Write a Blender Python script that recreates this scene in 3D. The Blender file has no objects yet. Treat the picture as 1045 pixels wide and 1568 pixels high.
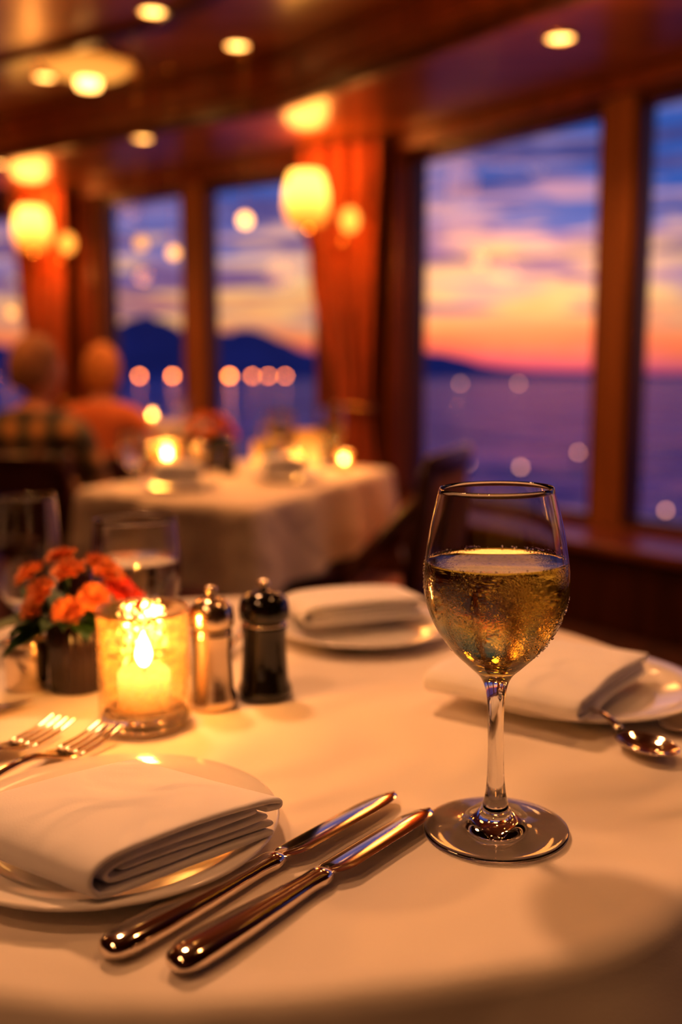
import bpy, bmesh, math, random
from mathutils import Vector, Matrix, noise
random.seed(7)
scene = bpy.context.scene
COL = scene.collection
TAU = math.tau

# ------------------------------------------------------------------ materials
def newmat(name):
    m = bpy.data.materials.new(name); m.use_nodes = True
    nt = m.node_tree
    return m, nt, nt.nodes['Principled BSDF'], nt.nodes['Material Output']

def pmat(name, color, rough=0.5, metal=0.0, trans=0.0, ior=1.45, emis=None, estr=0.0, coat=0.0,
         bump=0.0, bscale=50.0, var=0.0, vscale=5.0, sheen=0.0, sss=0.0):
    m, nt, b, o = newmat(name)
    b.inputs['Base Color'].default_value = (*color, 1)
    b.inputs['Roughness'].default_value = rough
    b.inputs['Metallic'].default_value = metal
    b.inputs['Transmission Weight'].default_value = trans
    b.inputs['IOR'].default_value = ior
    b.inputs['Coat Weight'].default_value = coat
    b.inputs['Sheen Weight'].default_value = sheen
    if sss: 
        b.inputs['Subsurface Weight'].default_value = sss
        b.inputs['Subsurface Scale'].default_value = 0.01
    if emis:
        b.inputs['Emission Color'].default_value = (*emis, 1)
        b.inputs['Emission Strength'].default_value = estr
    tc = nt.nodes.new('ShaderNodeTexCoord')
    if bump:
        n = nt.nodes.new('ShaderNodeTexNoise'); n.inputs['Scale'].default_value = bscale
        n.inputs['Detail'].default_value = 4
        bp = nt.nodes.new('ShaderNodeBump'); bp.inputs['Strength'].default_value = bump
        bp.inputs['Distance'].default_value = 0.002
        nt.links.new(tc.outputs['Object'], n.inputs['Vector'])
        nt.links.new(n.outputs['Fac'], bp.inputs['Height'])
        nt.links.new(bp.outputs['Normal'], b.inputs['Normal'])
    n2 = nt.nodes.new('ShaderNodeTexNoise'); n2.inputs['Scale'].default_value = vscale
    n2.inputs['Detail'].default_value = 3
    nt.links.new(tc.outputs['Object'], n2.inputs['Vector'])
    if var:
        r = nt.nodes.new('ShaderNodeValToRGB')
        r.color_ramp.elements[0].position = .3; r.color_ramp.elements[1].position = .7
        r.color_ramp.elements[0].color = (*[c*(1-var) for c in color], 1)
        r.color_ramp.elements[1].color = (*[min(1, c*(1+var)) for c in color], 1)
        nt.links.new(n2.outputs['Fac'], r.inputs['Fac'])
        nt.links.new(r.outputs['Color'], b.inputs['Base Color'])
    return m

def wood(name, c1, c2, rough=0.3, scale=3.0, axis=2, coat=0.3):
    m, nt, b, o = newmat(name)
    tc = nt.nodes.new('ShaderNodeTexCoord'); mp = nt.nodes.new('ShaderNodeMapping')
    s = [8, 8, 8]; s[axis] = 0.7
    mp.inputs['Scale'].default_value = s
    n = nt.nodes.new('ShaderNodeTexNoise'); n.inputs['Scale'].default_value = scale
    n.inputs['Detail'].default_value = 6; n.inputs['Distortion'].default_value = .6
    r = nt.nodes.new('ShaderNodeValToRGB')
    r.color_ramp.elements[0].position = .35; r.color_ramp.elements[1].position = .68
    r.color_ramp.elements[0].color = (*c1, 1); r.color_ramp.elements[1].color = (*c2, 1)
    nt.links.new(tc.outputs['Object'], mp.inputs['Vector']); nt.links.new(mp.outputs['Vector'], n.inputs['Vector'])
    nt.links.new(n.outputs['Fac'], r.inputs['Fac']); nt.links.new(r.outputs['Color'], b.inputs['Base Color'])
    b.inputs['Roughness'].default_value = rough; b.inputs['Coat Weight'].default_value = coat
    b.inputs['Coat Roughness'].default_value = .2
    return m

def linen(name, color, fold=0.0, fscale=9):
    m, nt, b, o = newmat(name)
    b.inputs['Base Color'].default_value = (*color, 1); b.inputs['Roughness'].default_value = .85
    b.inputs['Sheen Weight'].default_value = .1
    tc = nt.nodes.new('ShaderNodeTexCoord')
    n = nt.nodes.new('ShaderNodeTexNoise'); n.inputs['Scale'].default_value = 900; n.inputs['Detail'].default_value = 2
    n2 = nt.nodes.new('ShaderNodeTexNoise'); n2.inputs['Scale'].default_value = fscale; n2.inputs['Detail'].default_value = 1.5
    n2.inputs['Distortion'].default_value = 1.2
    for q in (n, n2): nt.links.new(tc.outputs['Object'], q.inputs['Vector'])
    b1 = nt.nodes.new('ShaderNodeBump'); b1.inputs['Strength'].default_value = .3; b1.inputs['Distance'].default_value = .0004
    b2 = nt.nodes.new('ShaderNodeBump'); b2.inputs['Strength'].default_value = 1; b2.inputs['Distance'].default_value = fold
    nt.links.new(n.outputs['Fac'], b1.inputs['Height']); nt.links.new(n2.outputs['Fac'], b2.inputs['Height'])
    nt.links.new(b2.outputs['Normal'], b1.inputs['Normal']); nt.links.new(b1.outputs['Normal'], b.inputs['Normal'])
    return m

def thin_glass(name, tint=(1, 1, 1), f0=.04, rough=0.0, milk=0.0, milkcol=(1, .7, .35), ripple=0.0):
    """thin sheet: Schlick reflectance, same from both sides; optional milky (light catching) part"""
    m, nt, b, o = newmat(name); nt.nodes.remove(b); L = nt.links.new
    t = nt.nodes.new('ShaderNodeBsdfTransparent'); t.inputs['Color'].default_value = (*tint, 1)
    g = nt.nodes.new('ShaderNodeBsdfGlossy'); g.inputs['Roughness'].default_value = rough
    lw = nt.nodes.new('ShaderNodeLayerWeight'); lw.inputs['Blend'].default_value = .5
    pw = nt.nodes.new('ShaderNodeMath'); pw.operation = 'POWER'; pw.inputs[1].default_value = 5
    ma = nt.nodes.new('ShaderNodeMath'); ma.operation = 'MULTIPLY_ADD'; ma.inputs[1].default_value = 1 - f0; ma.inputs[2].default_value = f0
    L(lw.outputs['Facing'], pw.inputs[0]); L(pw.outputs[0], ma.inputs[0])
    base = t.outputs[0]
    if milk:
        tr = nt.nodes.new('ShaderNodeBsdfTranslucent'); tr.inputs['Color'].default_value = (*milkcol, 1)
        tcn = nt.nodes.new('ShaderNodeTexCoord'); vo = nt.nodes.new('ShaderNodeTexVoronoi'); vo.inputs['Scale'].default_value = 210
        L(tcn.outputs['Object'], vo.inputs['Vector'])
        mr = nt.nodes.new('ShaderNodeMapRange'); mr.inputs[1].default_value = .2; mr.inputs[2].default_value = .85; mr.inputs[3].default_value = milk * .2; mr.inputs[4].default_value = milk * 3.0
        L(vo.outputs['Distance'], mr.inputs[0])
        m0 = nt.nodes.new('ShaderNodeMixShader'); L(mr.outputs[0], m0.inputs[0]); L(base, m0.inputs[1]); L(tr.outputs[0], m0.inputs[2]); base = m0.outputs[0]
        bp = nt.nodes.new('ShaderNodeBump'); bp.inputs['Strength'].default_value = ripple; bp.inputs['Distance'].default_value = .002
        L(vo.outputs['Distance'], bp.inputs['Height']); L(bp.outputs['Normal'], g.inputs['Normal'])
    mx = nt.nodes.new('ShaderNodeMixShader')
    L(ma.outputs[0], mx.inputs[0]); L(base, mx.inputs[1]); L(g.outputs[0], mx.inputs[2])
    L(mx.outputs[0], o.inputs['Surface'])
    return m

def emit_grad(name, c_lo, c_hi, s_lo, s_hi, z0, z1):
    """emission that varies with the object's own height (lamp glass; candle glow put into wax and cups)"""
    m, nt, b, o = newmat(name); nt.nodes.remove(b)
    tc = nt.nodes.new('ShaderNodeTexCoord'); sp = nt.nodes.new('ShaderNodeSeparateXYZ')
    mr = nt.nodes.new('ShaderNodeMapRange'); mr.inputs[1].default_value = z0; mr.inputs[2].default_value = z1
    r = nt.nodes.new('ShaderNodeValToRGB')
    r.color_ramp.elements[0].color = (*c_lo, 1); r.color_ramp.elements[1].color = (*c_hi, 1)
    ms = nt.nodes.new('ShaderNodeMapRange'); ms.inputs[3].default_value = s_lo; ms.inputs[4].default_value = s_hi
    e = nt.nodes.new('ShaderNodeEmission')
    L = nt.links.new
    L(tc.outputs['Object'], sp.inputs[0]); L(sp.outputs[2], mr.inputs[0]); L(mr.outputs[0], r.inputs['Fac'])
    L(mr.outputs[0], ms.inputs[0]); L(r.outputs['Color'], e.inputs['Color']); L(ms.outputs[0], e.inputs['Strength'])
    L(e.outputs[0], o.inputs['Surface'])
    return m

def emat(name, c, s):
    return emit_grad(name, c, c, s, s, 0, 1)

M_CEIL = wood('ceiling_wood', (.18, .050, .013), (.36, .112, .026), .32, 1.2, 0, .4)
M_WOOD = wood('mahogany', (.14, .030, .009), (.29, .070, .018), .3, 3, 2, .4)
M_GOLDWOOD = wood('honey_wood', (.22, .076, .022), (.36, .132, .036), .35, 3, 2, .3)
M_DARKWOOD = wood('dark_wood', (.040, .009, .005), (.10, .024, .010), .28, 3, 2, .4)
M_CARPET = pmat('carpet', (.07, .018, .011), .95, bump=.5, bscale=300, var=.5, vscale=14)
M_WALL = wood('panel_wood', (.16, .046, .016), (.27, .086, .025), .4, 2, 2, .2)
M_CLOTH = linen('tablecloth_linen', (.83, .76, .70), .024, 5)
M_CLOTH2 = linen('tablecloth_linen_b', (.84, .73, .64), .02)
M_NAPKIN = linen('napkin_linen', (.87, .86, .91), .006, 18)
M_CHINA = pmat('china', (.84, .81, .79), .12, coat=.5, var=.02)
M_SILVER = pmat('silver', (.78, .70, .61), .09, 1.0, var=.03, vscale=60)
M_STEEL = pmat('brushed_steel', (.76, .64, .49), .20, 1.0, bump=.05, bscale=200, var=.05)
M_BLACK = pmat('black_lacquer', (.006, .005, .004), .12, coat=.5, var=.2)
M_BRASS = pmat('brass', (.75, .45, .16), .22, 1.0, var=.08)
M_GLASS = pmat('crystal', (1, 1, 1), 0.0, trans=1.0, ior=1.50)
M_VOTIVE = thin_glass('votive_glass', (1, .94, .80), .10, .05, .036, (1, .58, .18), .6)
M_AMBERGLOW = emit_grad('amber_glow_glass', (1, .42, .08), (1, .26, .03), 2.4, .8, .0, .08)  # candlelit glass imitated by emission, stronger towards the foot
M_PANE = thin_glass('window_glass', (.97, .98, 1), .016)
M_WATER = pmat('water', (1, 1, 1), 0, trans=1, ior=1.33)
M_WINE = pmat('white_wine', (1, .86, .15), 0, trans=1, ior=1.34)
M_DROP = pmat('dew', (1, 1, 1), 0, trans=1, ior=1.33)
M_WAX = emit_grad('candle_wax_glow', (1, .30, .045), (1, .52, .14), .6, 2.6, .014, .042)  # flame's glow in the wax painted as emission, brighter upwards
M_FLAME = emat('flame', (1, .50, .13), 120)
M_WICK = pmat('wick', (.02, .015, .01), .9)
M_SHADE = emit_grad('lamp_shade_glass', (1, .26, .025), (1, .46, .08), 1.5, 4.5, -.12, .03)
M_BULB = emat('lamp_bulb_glass', (1, .36, .05), 2.4)
M_DOWN = emat('downlight_lens', (1, .48, .12), 8)
M_DOME = emit_grad('dome_glass', (1, .42, .08), (1, .34, .05), 1.4, .8, -.1, 0)
M_SHORE = emat('shore_lamp', (1, .24, .03), 30)
M_GLINT = emat('glint_glow', (1, .42, .24), 7)
M_CURT = pmat('velvet_curtain', (.44, .080, .010), .85, bump=.3, bscale=120, var=.25, sheen=.2)
M_PETAL = pmat('petal_orange', (.95, .27, .075), .6, var=.3, vscale=60, sss=.1)
M_PETAL2 = pmat('petal_red', (.62, .05, .025), .6, var=.3, vscale=40)
M_LEAF = pmat('leaf', (.03, .085, .018), .5, var=.4, vscale=60)
M_TUMBLER = pmat('smoked_glass', (.025, .010, .008), .22, coat=.4, var=.3)
M_UPH = pmat('upholstery', (.42, .16, .09), .8, bump=.3, bscale=200, var=.15)
M_UPHD = pmat('upholstery_dark', (.06, .010, .008), .7, bump=.3, bscale=200, var=.15)
M_SKIN = pmat('skin', (.62, .29, .17), .5, var=.08, sss=.1)
M_HAIR1 = pmat('grey_hair', (.32, .15, .07), .7, bump=.8, bscale=90, var=.3, vscale=30)
M_HAIR2 = pmat('ginger_hair', (.66, .26, .06), .7, bump=.8, bscale=90, var=.3, vscale=30)
M_EYE = pmat('eye', (.8, .78, .75), .2, var=.02)
M_LIP = pmat('lip', (.45, .12, .09), .5)

def misted():
    m, nt, b, o = newmat('misted_crystal'); L = nt.links.new
    b.inputs['Transmission Weight'].default_value = 1; b.inputs['IOR'].default_value = 1.48
    tc = nt.nodes.new('ShaderNodeTexCoord'); sp = nt.nodes.new('ShaderNodeSeparateXYZ'); L(tc.outputs['Object'], sp.inputs[0])
    g1 = nt.nodes.new('ShaderNodeMapRange'); g1.inputs[1].default_value = .100; g1.inputs[2].default_value = .116; L(sp.outputs[2], g1.inputs[0])
    g2 = nt.nodes.new('ShaderNodeMapRange'); g2.inputs[1].default_value = .154; g2.inputs[2].default_value = .1515; L(sp.outputs[2], g2.inputs[0])
    mu = nt.nodes.new('ShaderNodeMath'); mu.operation = 'MULTIPLY'; L(g1.outputs[0], mu.inputs[0]); L(g2.outputs[0], mu.inputs[1])
    n = nt.nodes.new('ShaderNodeTexNoise'); n.inputs['Scale'].default_value = 70; n.inputs['Detail'].default_value = 3; L(tc.outputs['Object'], n.inputs['Vector'])
    rr = nt.nodes.new('ShaderNodeMapRange'); rr.inputs[1].default_value = .42; rr.inputs[2].default_value = .66; rr.inputs[3].default_value = .0; rr.inputs[4].default_value = .14; L(n.outputs['Fac'], rr.inputs[0])
    mr = nt.nodes.new('ShaderNodeMath'); mr.operation = 'MULTIPLY'; L(rr.outputs[0], mr.inputs[0]); L(mu.outputs[0], mr.inputs[1]); L(mr.outputs[0], b.inputs['Roughness'])
    v = nt.nodes.new('ShaderNodeTexVoronoi'); v.inputs['Scale'].default_value = 800; L(tc.outputs['Object'], v.inputs['Vector'])
    bp = nt.nodes.new('ShaderNodeBump'); bp.inputs['Distance'].default_value = .0004; bp.invert = True
    ms = nt.nodes.new('ShaderNodeMath'); ms.operation = 'MULTIPLY'; L(rr.outputs[0], ms.inputs[0]); ms.inputs[1].default_value = 4.5
    ms2 = nt.nodes.new('ShaderNodeMath'); ms2.operation = 'MULTIPLY'; L(ms.outputs[0], ms2.inputs[0]); L(mu.outputs[0], ms2.inputs[1]); L(ms2.outputs[0], bp.inputs['Strength'])
    L(v.outputs['Distance'], bp.inputs['Height']); L(bp.outputs['Normal'], b.inputs['Normal'])
    return m
M_MIST = misted()

# ------------------------------------------------------------------ mesh helpers
def empty(name, loc=(0, 0, 0), rz=0.0, sc=1.0, parent=None):
    e = bpy.data.objects.new(name, None); COL.objects.link(e)
    e.location = loc; e.rotation_euler = (0, 0, rz); e.scale = (sc, sc, sc)
    e.empty_display_size = .05
    if parent: e.parent = parent
    return e

def obj(name, verts, faces, mat, parent=None, smooth=True, sub=0, bevel=0, solid=0, loc=(0, 0, 0), rot=(0, 0, 0), fixn=True):
    me = bpy.data.meshes.new(name)
    me.from_pydata([tuple(v) for v in verts], [], faces); me.update()
    if fixn:
        bm = bmesh.new(); bm.from_mesh(me)
        bmesh.ops.remove_doubles(bm, verts=bm.verts, dist=1e-7)
        bmesh.ops.recalc_face_normals(bm, faces=bm.faces)
        bm.to_mesh(me); bm.free()
    for p in me.polygons: p.use_smooth = smooth
    if mat is not None:
        for mm in (mat if isinstance(mat, (list, tuple)) else [mat]): me.materials.append(mm)
    o = bpy.data.objects.new(name, me); COL.objects.link(o)
    o.location = loc; o.rotation_euler = rot
    if parent: o.parent = parent
    if solid:
        s = o.modifiers.new('solid', 'SOLIDIFY'); s.thickness = solid; s.offset = 0
    if bevel:
        b = o.modifiers.new('bevel', 'BEVEL'); b.width = bevel; b.segments = 3; b.limit_method = 'ANGLE'
    if sub:
        s = o.modifiers.new('sub', 'SUBSURF'); s.levels = sub; s.render_levels = sub
    return o

def prism(poly, z0, z1):
    n = len(poly)
    v = [(p[0], p[1], z0) for p in poly] + [(p[0], p[1], z1) for p in poly]
    f = [tuple(range(n - 1, -1, -1)), tuple(range(n, 2 * n))]
    f += [(i, (i + 1) % n, n + (i + 1) % n, n + i) for i in range(n)]
    return v, f

def catmull(pts, n=6):
    out = []
    P = [pts[0]] + list(pts) + [pts[-1]]
    for i in range(1, len(P) - 2):
        p0, p1, p2, p3 = [Vector(P[j]) for j in (i - 1, i, i + 1, i + 2)]
        for k in range(n):
            t = k / n
            out.append(tuple(.5 * ((2 * p1) + (p2 - p0) * t + (2 * p0 - 5 * p1 + 4 * p2 - p3) * t * t + (-p0 + 3 * p1 - 3 * p2 + p3) * t ** 3)))
    out.append(tuple(pts[-1]))
    return out

def lathe_vf(prof, seg=64, rib=None):
    v, f, rings = [], [], []
    for (r, z) in prof:
        r = max(r, 0)
        if r < 1e-6:
            rings.append([len(v)]); v.append((0, 0, z))
        else:
            st = len(v)
            for i in range(seg):
                a = TAU * i / seg
                rr = r * (1 + rib * math.cos(a * 24)) if rib else r
                v.append((rr * math.cos(a), rr * math.sin(a), z))
            rings.append(list(range(st, st + seg)))
    for a, b in zip(rings, rings[1:]):
        if len(a) == 1 and len(b) == 1: continue
        for i in range(seg):
            j = (i + 1) % seg
            if len(a) == 1: f.append((a[0], b[i], b[j]))
            elif len(b) == 1: f.append((a[i], b[0], a[j]))
            else: f.append((a[i], b[i], b[j], a[j]))
    return v, f

def lathe(name, prof, mat, parent=None, seg=64, loc=(0, 0, 0), smooth_n=0, rib=None, **k):
    if smooth_n: prof = [(max(p[0], 0), p[1]) for p in catmull([(a, b, 0) for a, b in prof], smooth_n)]
    v, f = lathe_vf(prof, seg, rib)
    return obj(name, v, f, mat, parent, loc=loc, **k)

def loft_vf(secs, n=16, p=2.4):
    """sections (y, x, z, halfwidth, halfthick)"""
    v, f = [], []
    for (y, x, z, hw, ht) in secs:
        for i in range(n):
            a = TAU * i / n; c, s = math.cos(a), math.sin(a)
            v.append((x + hw * math.copysign(abs(c) ** (2 / p), c), y, z + ht * math.copysign(abs(s) ** (2 / p), s)))
    for k in range(len(secs) - 1):
        for i in range(n):
            j = (i + 1) % n
            f.append((k * n + i, k * n + j, (k + 1) * n + j, (k + 1) * n + i))
    f.append(tuple(range(n))); f.append(tuple(range((len(secs) - 1) * n, len(secs) * n))[::-1])
    return v, f

def merge(parts):
    V, F = [], []
    for v, f in parts:
        o = len(V); V += list(v); F += [tuple(i + o for i in q) for q in f]
    return V, F

def tube(name, pts, r, mat, parent=None):
    cu = bpy.data.curves.new(name, 'CURVE'); cu.dimensions = '3D'; cu.bevel_depth = r; cu.bevel_resolution = 4
    cu.use_fill_caps = True
    s = cu.splines.new('POLY'); P = catmull(pts, 6); s.points.add(len(P) - 1)
    for i, q in enumerate(P): s.points[i].co = (*q, 1)
    s.use_smooth = True
    cu.materials.append(mat)
    o = bpy.data.objects.new(name, cu); COL.objects.link(o)
    if parent: o.parent = parent
    return o

def light(name, kind, loc, energy, color, parent=None, size=.05, target=None, cone=90, blend=.6):
    l = bpy.data.lights.new(name, kind); l.energy = energy; l.color = color
    if kind != 'SUN': l.shadow_soft_size = size
    if kind == 'SPOT': l.spot_size = math.radians(cone); l.spot_blend = blend
    o = bpy.data.objects.new(name, l); COL.objects.link(o); o.location = loc
    if target is not None:
        o.rotation_euler = (Vector(target) - Vector(loc)).to_track_quat('-Z', 'Y').to_euler()
    if parent: o.parent = parent
    return o

WARM = (1, .44, .15)
# ------------------------------------------------------------------ room shell
C = Vector((.28, 5.30)); D1 = Vector((.622, -.783)).normalized(); D2 = Vector((-.84, .543)).normalized()
N1 = Vector((D1.y, -D1.x)); N1 = N1 if N1.dot(-C) > 0 else -N1
N2 = Vector((D2.y, -D2.x)); N2 = N2 if N2.dot(-C) > 0 else -N2
CEIL = 2.42; SOF = 2.20; WT = 2.13; WB = .36; SW = .80
U1, U2 = 6.5, 5.5
E1 = C + D1 * U1; E2 = C + D2 * U2
BL = Vector((E2.x, -2.5)); BR = Vector((E1.x, -2.5))
T = .14

def wallpiece(o, d, n, u0, u1, w0, w1, z0, z1):
    p = [o + d * u0 + n * w0, o + d * u1 + n * w0, o + d * u1 + n * w1, o + d * u0 + n * w1]
    return prism(p, z0, z1)

def window_wall(name, d, n, U, opens):
    parts = [wallpiece(C, d, n, 0, U, -T, 0, 0, WB), wallpiece(C, d, n, 0, U, -T, 0, WT, CEIL)]
    u = 0
    for a, b in opens + [(U, U)]:
        parts.append(wallpiece(C, d, n, u, a, -T, 0, WB, WT)); u = b
    return obj(name, *merge(parts), M_GOLDWOOD, smooth=False)
OP1 = [(.10, 1.31), (1.47, 2.64), (2.80, 3.97), (4.13, 5.3)]
OP2 = [(.49, 1.32), (1.48, 2.18), (2.90, 3.7), (3.86, 4.7)]
window_wall('wall_right', D1, N1, U1, OP1)
window_wall('wall_back', D2, N2, U2, OP2)
k = 0
for d, n, ops in ((D1, N1, OP1), (D2, N2, OP2)):
    for a, b in ops:
        k += 1
        e = empty('window_%d' % k)
        fr = []
        for (x0, x1, z0, z1) in ((a, a + .03, WB, WT), (b - .03, b, WB, WT), (a, b, WB, WB + .035), (a, b, WT - .045, WT)):
            fr.append(wallpiece(C, d, n, x0, x1, -.10, -.02, z0, z1))
        obj('frame', *merge(fr), M_DARKWOOD, e, smooth=False)
        pa = C + d * (a + .02) - n * .07; pb = C + d * (b - .02) - n * .07
        obj('pane', [(pa.x, pa.y, WB + .02), (pb.x, pb.y, WB + .02), (pb.x, pb.y, WT - .02), (pa.x, pa.y, WT - .02)], [(0, 1, 2, 3)], M_PANE, e, smooth=False)

def slab(name, poly, z0, z1, mat):
    return obj(name, *prism(poly, z0, z1), mat, smooth=False)
room = [BL, BR, E1, C, E2]
slab('floor', [(p.x, p.y) for p in room], -.1, 0, M_CARPET)
slab('ceiling', [(p.x, p.y) for p in room], CEIL, CEIL + .1, M_CEIL)
def plainwall(name, a, b):
    d = (b - a).normalized(); n = Vector((-d.y, d.x))
    obj(name, *prism([a, b, b - n * .12, a - n * .12], 0, CEIL), M_WALL, smooth=False)
plainwall('wall_front', BL, BR); plainwall('wall_side', BR, E1); plainwall('wall_left', E2, BL)

def offs(w):
    a, b, c2, d2 = N1.x, N1.y, N2.x, N2.y
    det = a * d2 - b * c2
    return C + Vector((w * (d2 - b) / det, w * (a - c2) / det))
def strip(name, w0, w1, z0, z1, mat, bev=0.01, u1=U1, u2=U2):
    a0, a1 = offs(w0), offs(w1)
    poly = [C + D1 * u1 + N1 * w0, a0, C + D2 * u2 + N2 * w0, C + D2 * u2 + N2 * w1, a1, C + D1 * u1 + N1 * w1]
    return obj(name, *prism(poly, z0, z1), mat, smooth=False, bevel=bev)
strip('trim_1', .002, SW, SOF, CEIL - .002, M_CEIL)          # soffit over the windows
strip('trim_2', SW + .002, SW + .05, CEIL - .12, CEIL - .003, M_WOOD)
strip('trim_3', SW + .002, SW + .025, SOF + .0, SOF + .055, M_DARKWOOD)
strip('trim_4', .002, .07, WT + .0, SOF - .002, M_WOOD)
strip('trim_5', 1.45, 1.52, CEIL - .03, CEIL - .002, M_DARKWOOD)
lg = empty('window_ledge')
def stripp(name, w0, w1, z0, z1, mat):
    o = strip(name, w0, w1, z0, z1, mat); o.parent = lg
stripp('ledge_front', .004, .36, .002, WB - .05, M_DARKWOOD)
stripp('ledge_top', .004, .40, WB - .048, WB - .008, M_WOOD)

def pilaster(name, d, n, u0, u1, w):
    obj(name, *wallpiece(C, d, n, u0, u1, .003, w, WB, SOF - .01), M_WOOD, smooth=False, bevel=.01)
pilaster('trim_6', D1, N1, -.02, .09, .05)
pilaster('trim_7', D2, N2, .02, .46, .05)
pilaster('trim_8', D2, N2, 2.22, 2.86, .05)

# curtains ---------------------------------------------------------------
def curtain(name, ctr, d, n, zt, zb, ws, folds=4):
    e = empty(name, (ctr.x, ctr.y, 0))
    V, F = [], []; NU, NZ = 110, 50
    for j in range(NZ + 1):
        t = j / NZ; z = zt + (zb - zt) * t
        for (a, b) in zip(ws, ws[1:]):
            if a[0] <= t <= b[0] + 1e-6:
                q = (t - a[0]) / (b[0] - a[0]); q = q * q * (3 - 2 * q)
                hw = a[1] + (b[1] - a[1]) * q; sh = a[2] + (b[2] - a[2]) * q
        for i in range(NU + 1):
            s = i / NU * 2 - 1
            u = sh + s * hw + .012 * math.sin(s * math.pi * folds * 2)
            w = .055 * math.cos(s * math.pi * folds + .6 * math.sin(t * 4)) * (.6 + .4 * math.sin(3 * s + 2 * t))
            p = d * u + n * w
            V.append((p.x, p.y, z))
    for j in range(NZ):
        for i in range(NU):
            a = j * (NU + 1) + i; F.append((a, a + 1, a + NU + 2, a + NU + 1))
    obj('drape', V, F, M_CURT, e, solid=.006)
    t = [w for w in ws if w[1] == min(x[1] for x in ws)][0]
    z = zt + (zb - zt) * t[0]; pts = []
    for i in range(25):
        a = TAU * i / 24
        p = d * (t[2] + (t[1] + .02) * math.cos(a)) + n * (.07 * math.sin(a))
        pts.append((p.x, p.y, z + .01 * math.cos(a)))
    tube('tie_band', pts, .012, M_BRASS, e)
    return e
curtain('window_curtain', offs(.16) + D2 * .17, D2, N2, SOF - .005, WB + .002, [(0, .25, .03), (.35, .20, .02), (.74, .10, -.05), (1, .15, -.06)])
curtain('window_curtain', C + D2 * 2.56 + N2 * .15, D2, N2, SOF - .005, WB + .002, [(0, .25, 0), (.35, .22, 0), (.74, .15, -.03), (1, .2, -.04)])

# sconces ----------------------------------------------------------------
def sconce(loc, bulb, wallpt):
    e = empty('wall_sconce', loc)
    L = Vector(loc)
    prof = [(.045, -.125), (.085, -.11), (.105, -.04), (.100, .03), (.085, .09), (.075, .115), (.071, .115), (.081, .088), (.096, .03), (.101, -.04), (.081, -.105), (.043, -.120)]
    prof = [(a * 1.1, b * 1.1) for a, b in prof]
    prof = prof + [prof[0]]
    lathe('shade', prof, M_SHADE, e, 40)
    w = Vector(wallpt) - L; b = Vector(bulb) - L
    lathe('cup', [(0, -.185), (.02, -.18), (.035, -.16), (.05, -.139), (.04, -.133), (0, -.133)], M_BRASS, e, 24)
    tube('arm', [(0, 0, -.17), (w.x * .3, w.y * .3, -.25), (w.x * .7, w.y * .7, -.22), (w.x, w.y, w.z)], .010, M_BRASS, e)
    tube('arm_small', [(b.x, b.y, b.z - .055), (b.x * .8, b.y * .8, b.z - .12), ((b.x + w.x) / 2, (b.y + w.y) / 2, b.z - .15), (w.x, w.y, w.z)], .008, M_BRASS, e)
    lathe('bulb', [(0, -.06), (.025, -.055), (.045, -.02), (.045, .015), (.03, .045), (0, .06)], M_BULB, e, 24, loc=b, smooth_n=3)
    lathe('backplate', [(0, -.01), (.05, -.01), (.06, 0), (.05, .01), (0, .01)], M_BRASS, e, 24, loc=w)
    light('lamp_up', 'POINT', (0, 0, .19), 7, (1, .36, .07), e, .12)
    light('lamp_side', 'POINT', (b.x * .5 - .02, b.y - .12, -.24), 5, (1, .36, .07), e, .05)
    return e
w1p = C + D2 * .40 + N2 * .06
sconce((-.175, 5.12, 1.885), (.045, 5.10, 1.78), (w1p.x, w1p.y, 1.70))
w2p = C + D2 * 2.6 + N2 * .06
sconce((-1.956, 6.38, 1.92), (-1.73, 6.36, 1.83), (w2p.x, w2p.y, 1.75))

# downlights ---------------------------------------------------------------
def downlight(x, y, r=.046, power=17, cone=130):
    q = Vector((x, y)) - C
    z = (SOF if min(q.dot(N1), q.dot(N2)) < SW else CEIL) - .001
    e = empty('recessed_downlight', (x, y, z))
    lathe('trim_ring', [(r, 0), (r * 1.35, 0), (r * 1.35, -.006), (r * 1.1, -.012), (r, -.004), (r, 0)], M_BRASS, e, 32)
    lathe('lens', [(0, -.004), (r * .7, -.004), (r, -.002)], M_DOWN, e, 32)
    light('lamp', 'SPOT', (0, 0, -.03), power, WARM, e, .05, (0, 0, -1), cone)
for (x, y) in ((.784, 3.70), (-.45, 4.48), (-.74, 4.08), (-1.42, 4.93), (-1.01, 5.20), (-1.95, 5.80), (-1.05, 3.4), (.35, 3.0), (.6, .9), (-2.6, 4.4),
               (-2.0, 2.2), (1.9, 1.6), (-.6, -.8)):
    downlight(x, y)
e = empty('ceiling_dome_light', (-1.16, 4.72, CEIL - .001))
lathe('dome', [(0, -.075), (.09, -.07), (.17, -.045), (.21, -.01), (.21, 0)], M_DOME, e, 48, smooth_n=3)
lathe('rim', [(.205, -.002), (.235, -.002), (.245, -.015), (.235, -.028), (.212, -.02), (.205, -.002)], M_BRASS, e, 48)
lathe('finial', [(0, -.115), (.05, -.11), (.055, -.08), (0, -.072)], M_DOWN, e, 24)
def reflection_globe(x, y, z, s, r=.03):  # added hanging globe, stands in for a lamp reflection in the window pane
    e = empty('pane_reflection_globe', (x, y, z))
    lathe('globe', [(0, -r), (r * .7, -r * .72), (r, 0), (r * .7, r * .72), (r * .2, r)], emat('reflection_glow', (1, .42, .10), s), e, 20, smooth_n=3)
    tube('cord', [(0, 0, r), (0, 0, (CEIL - z) * .5), (0, 0, CEIL - z - .002)], .0015, M_BRASS, e)
    lathe('canopy', [(0, CEIL - z - .02), (.02, CEIL - z - .018), (.03, CEIL - z - .002), (0, CEIL - z - .002)], M_BRASS, e, 20)
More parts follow.
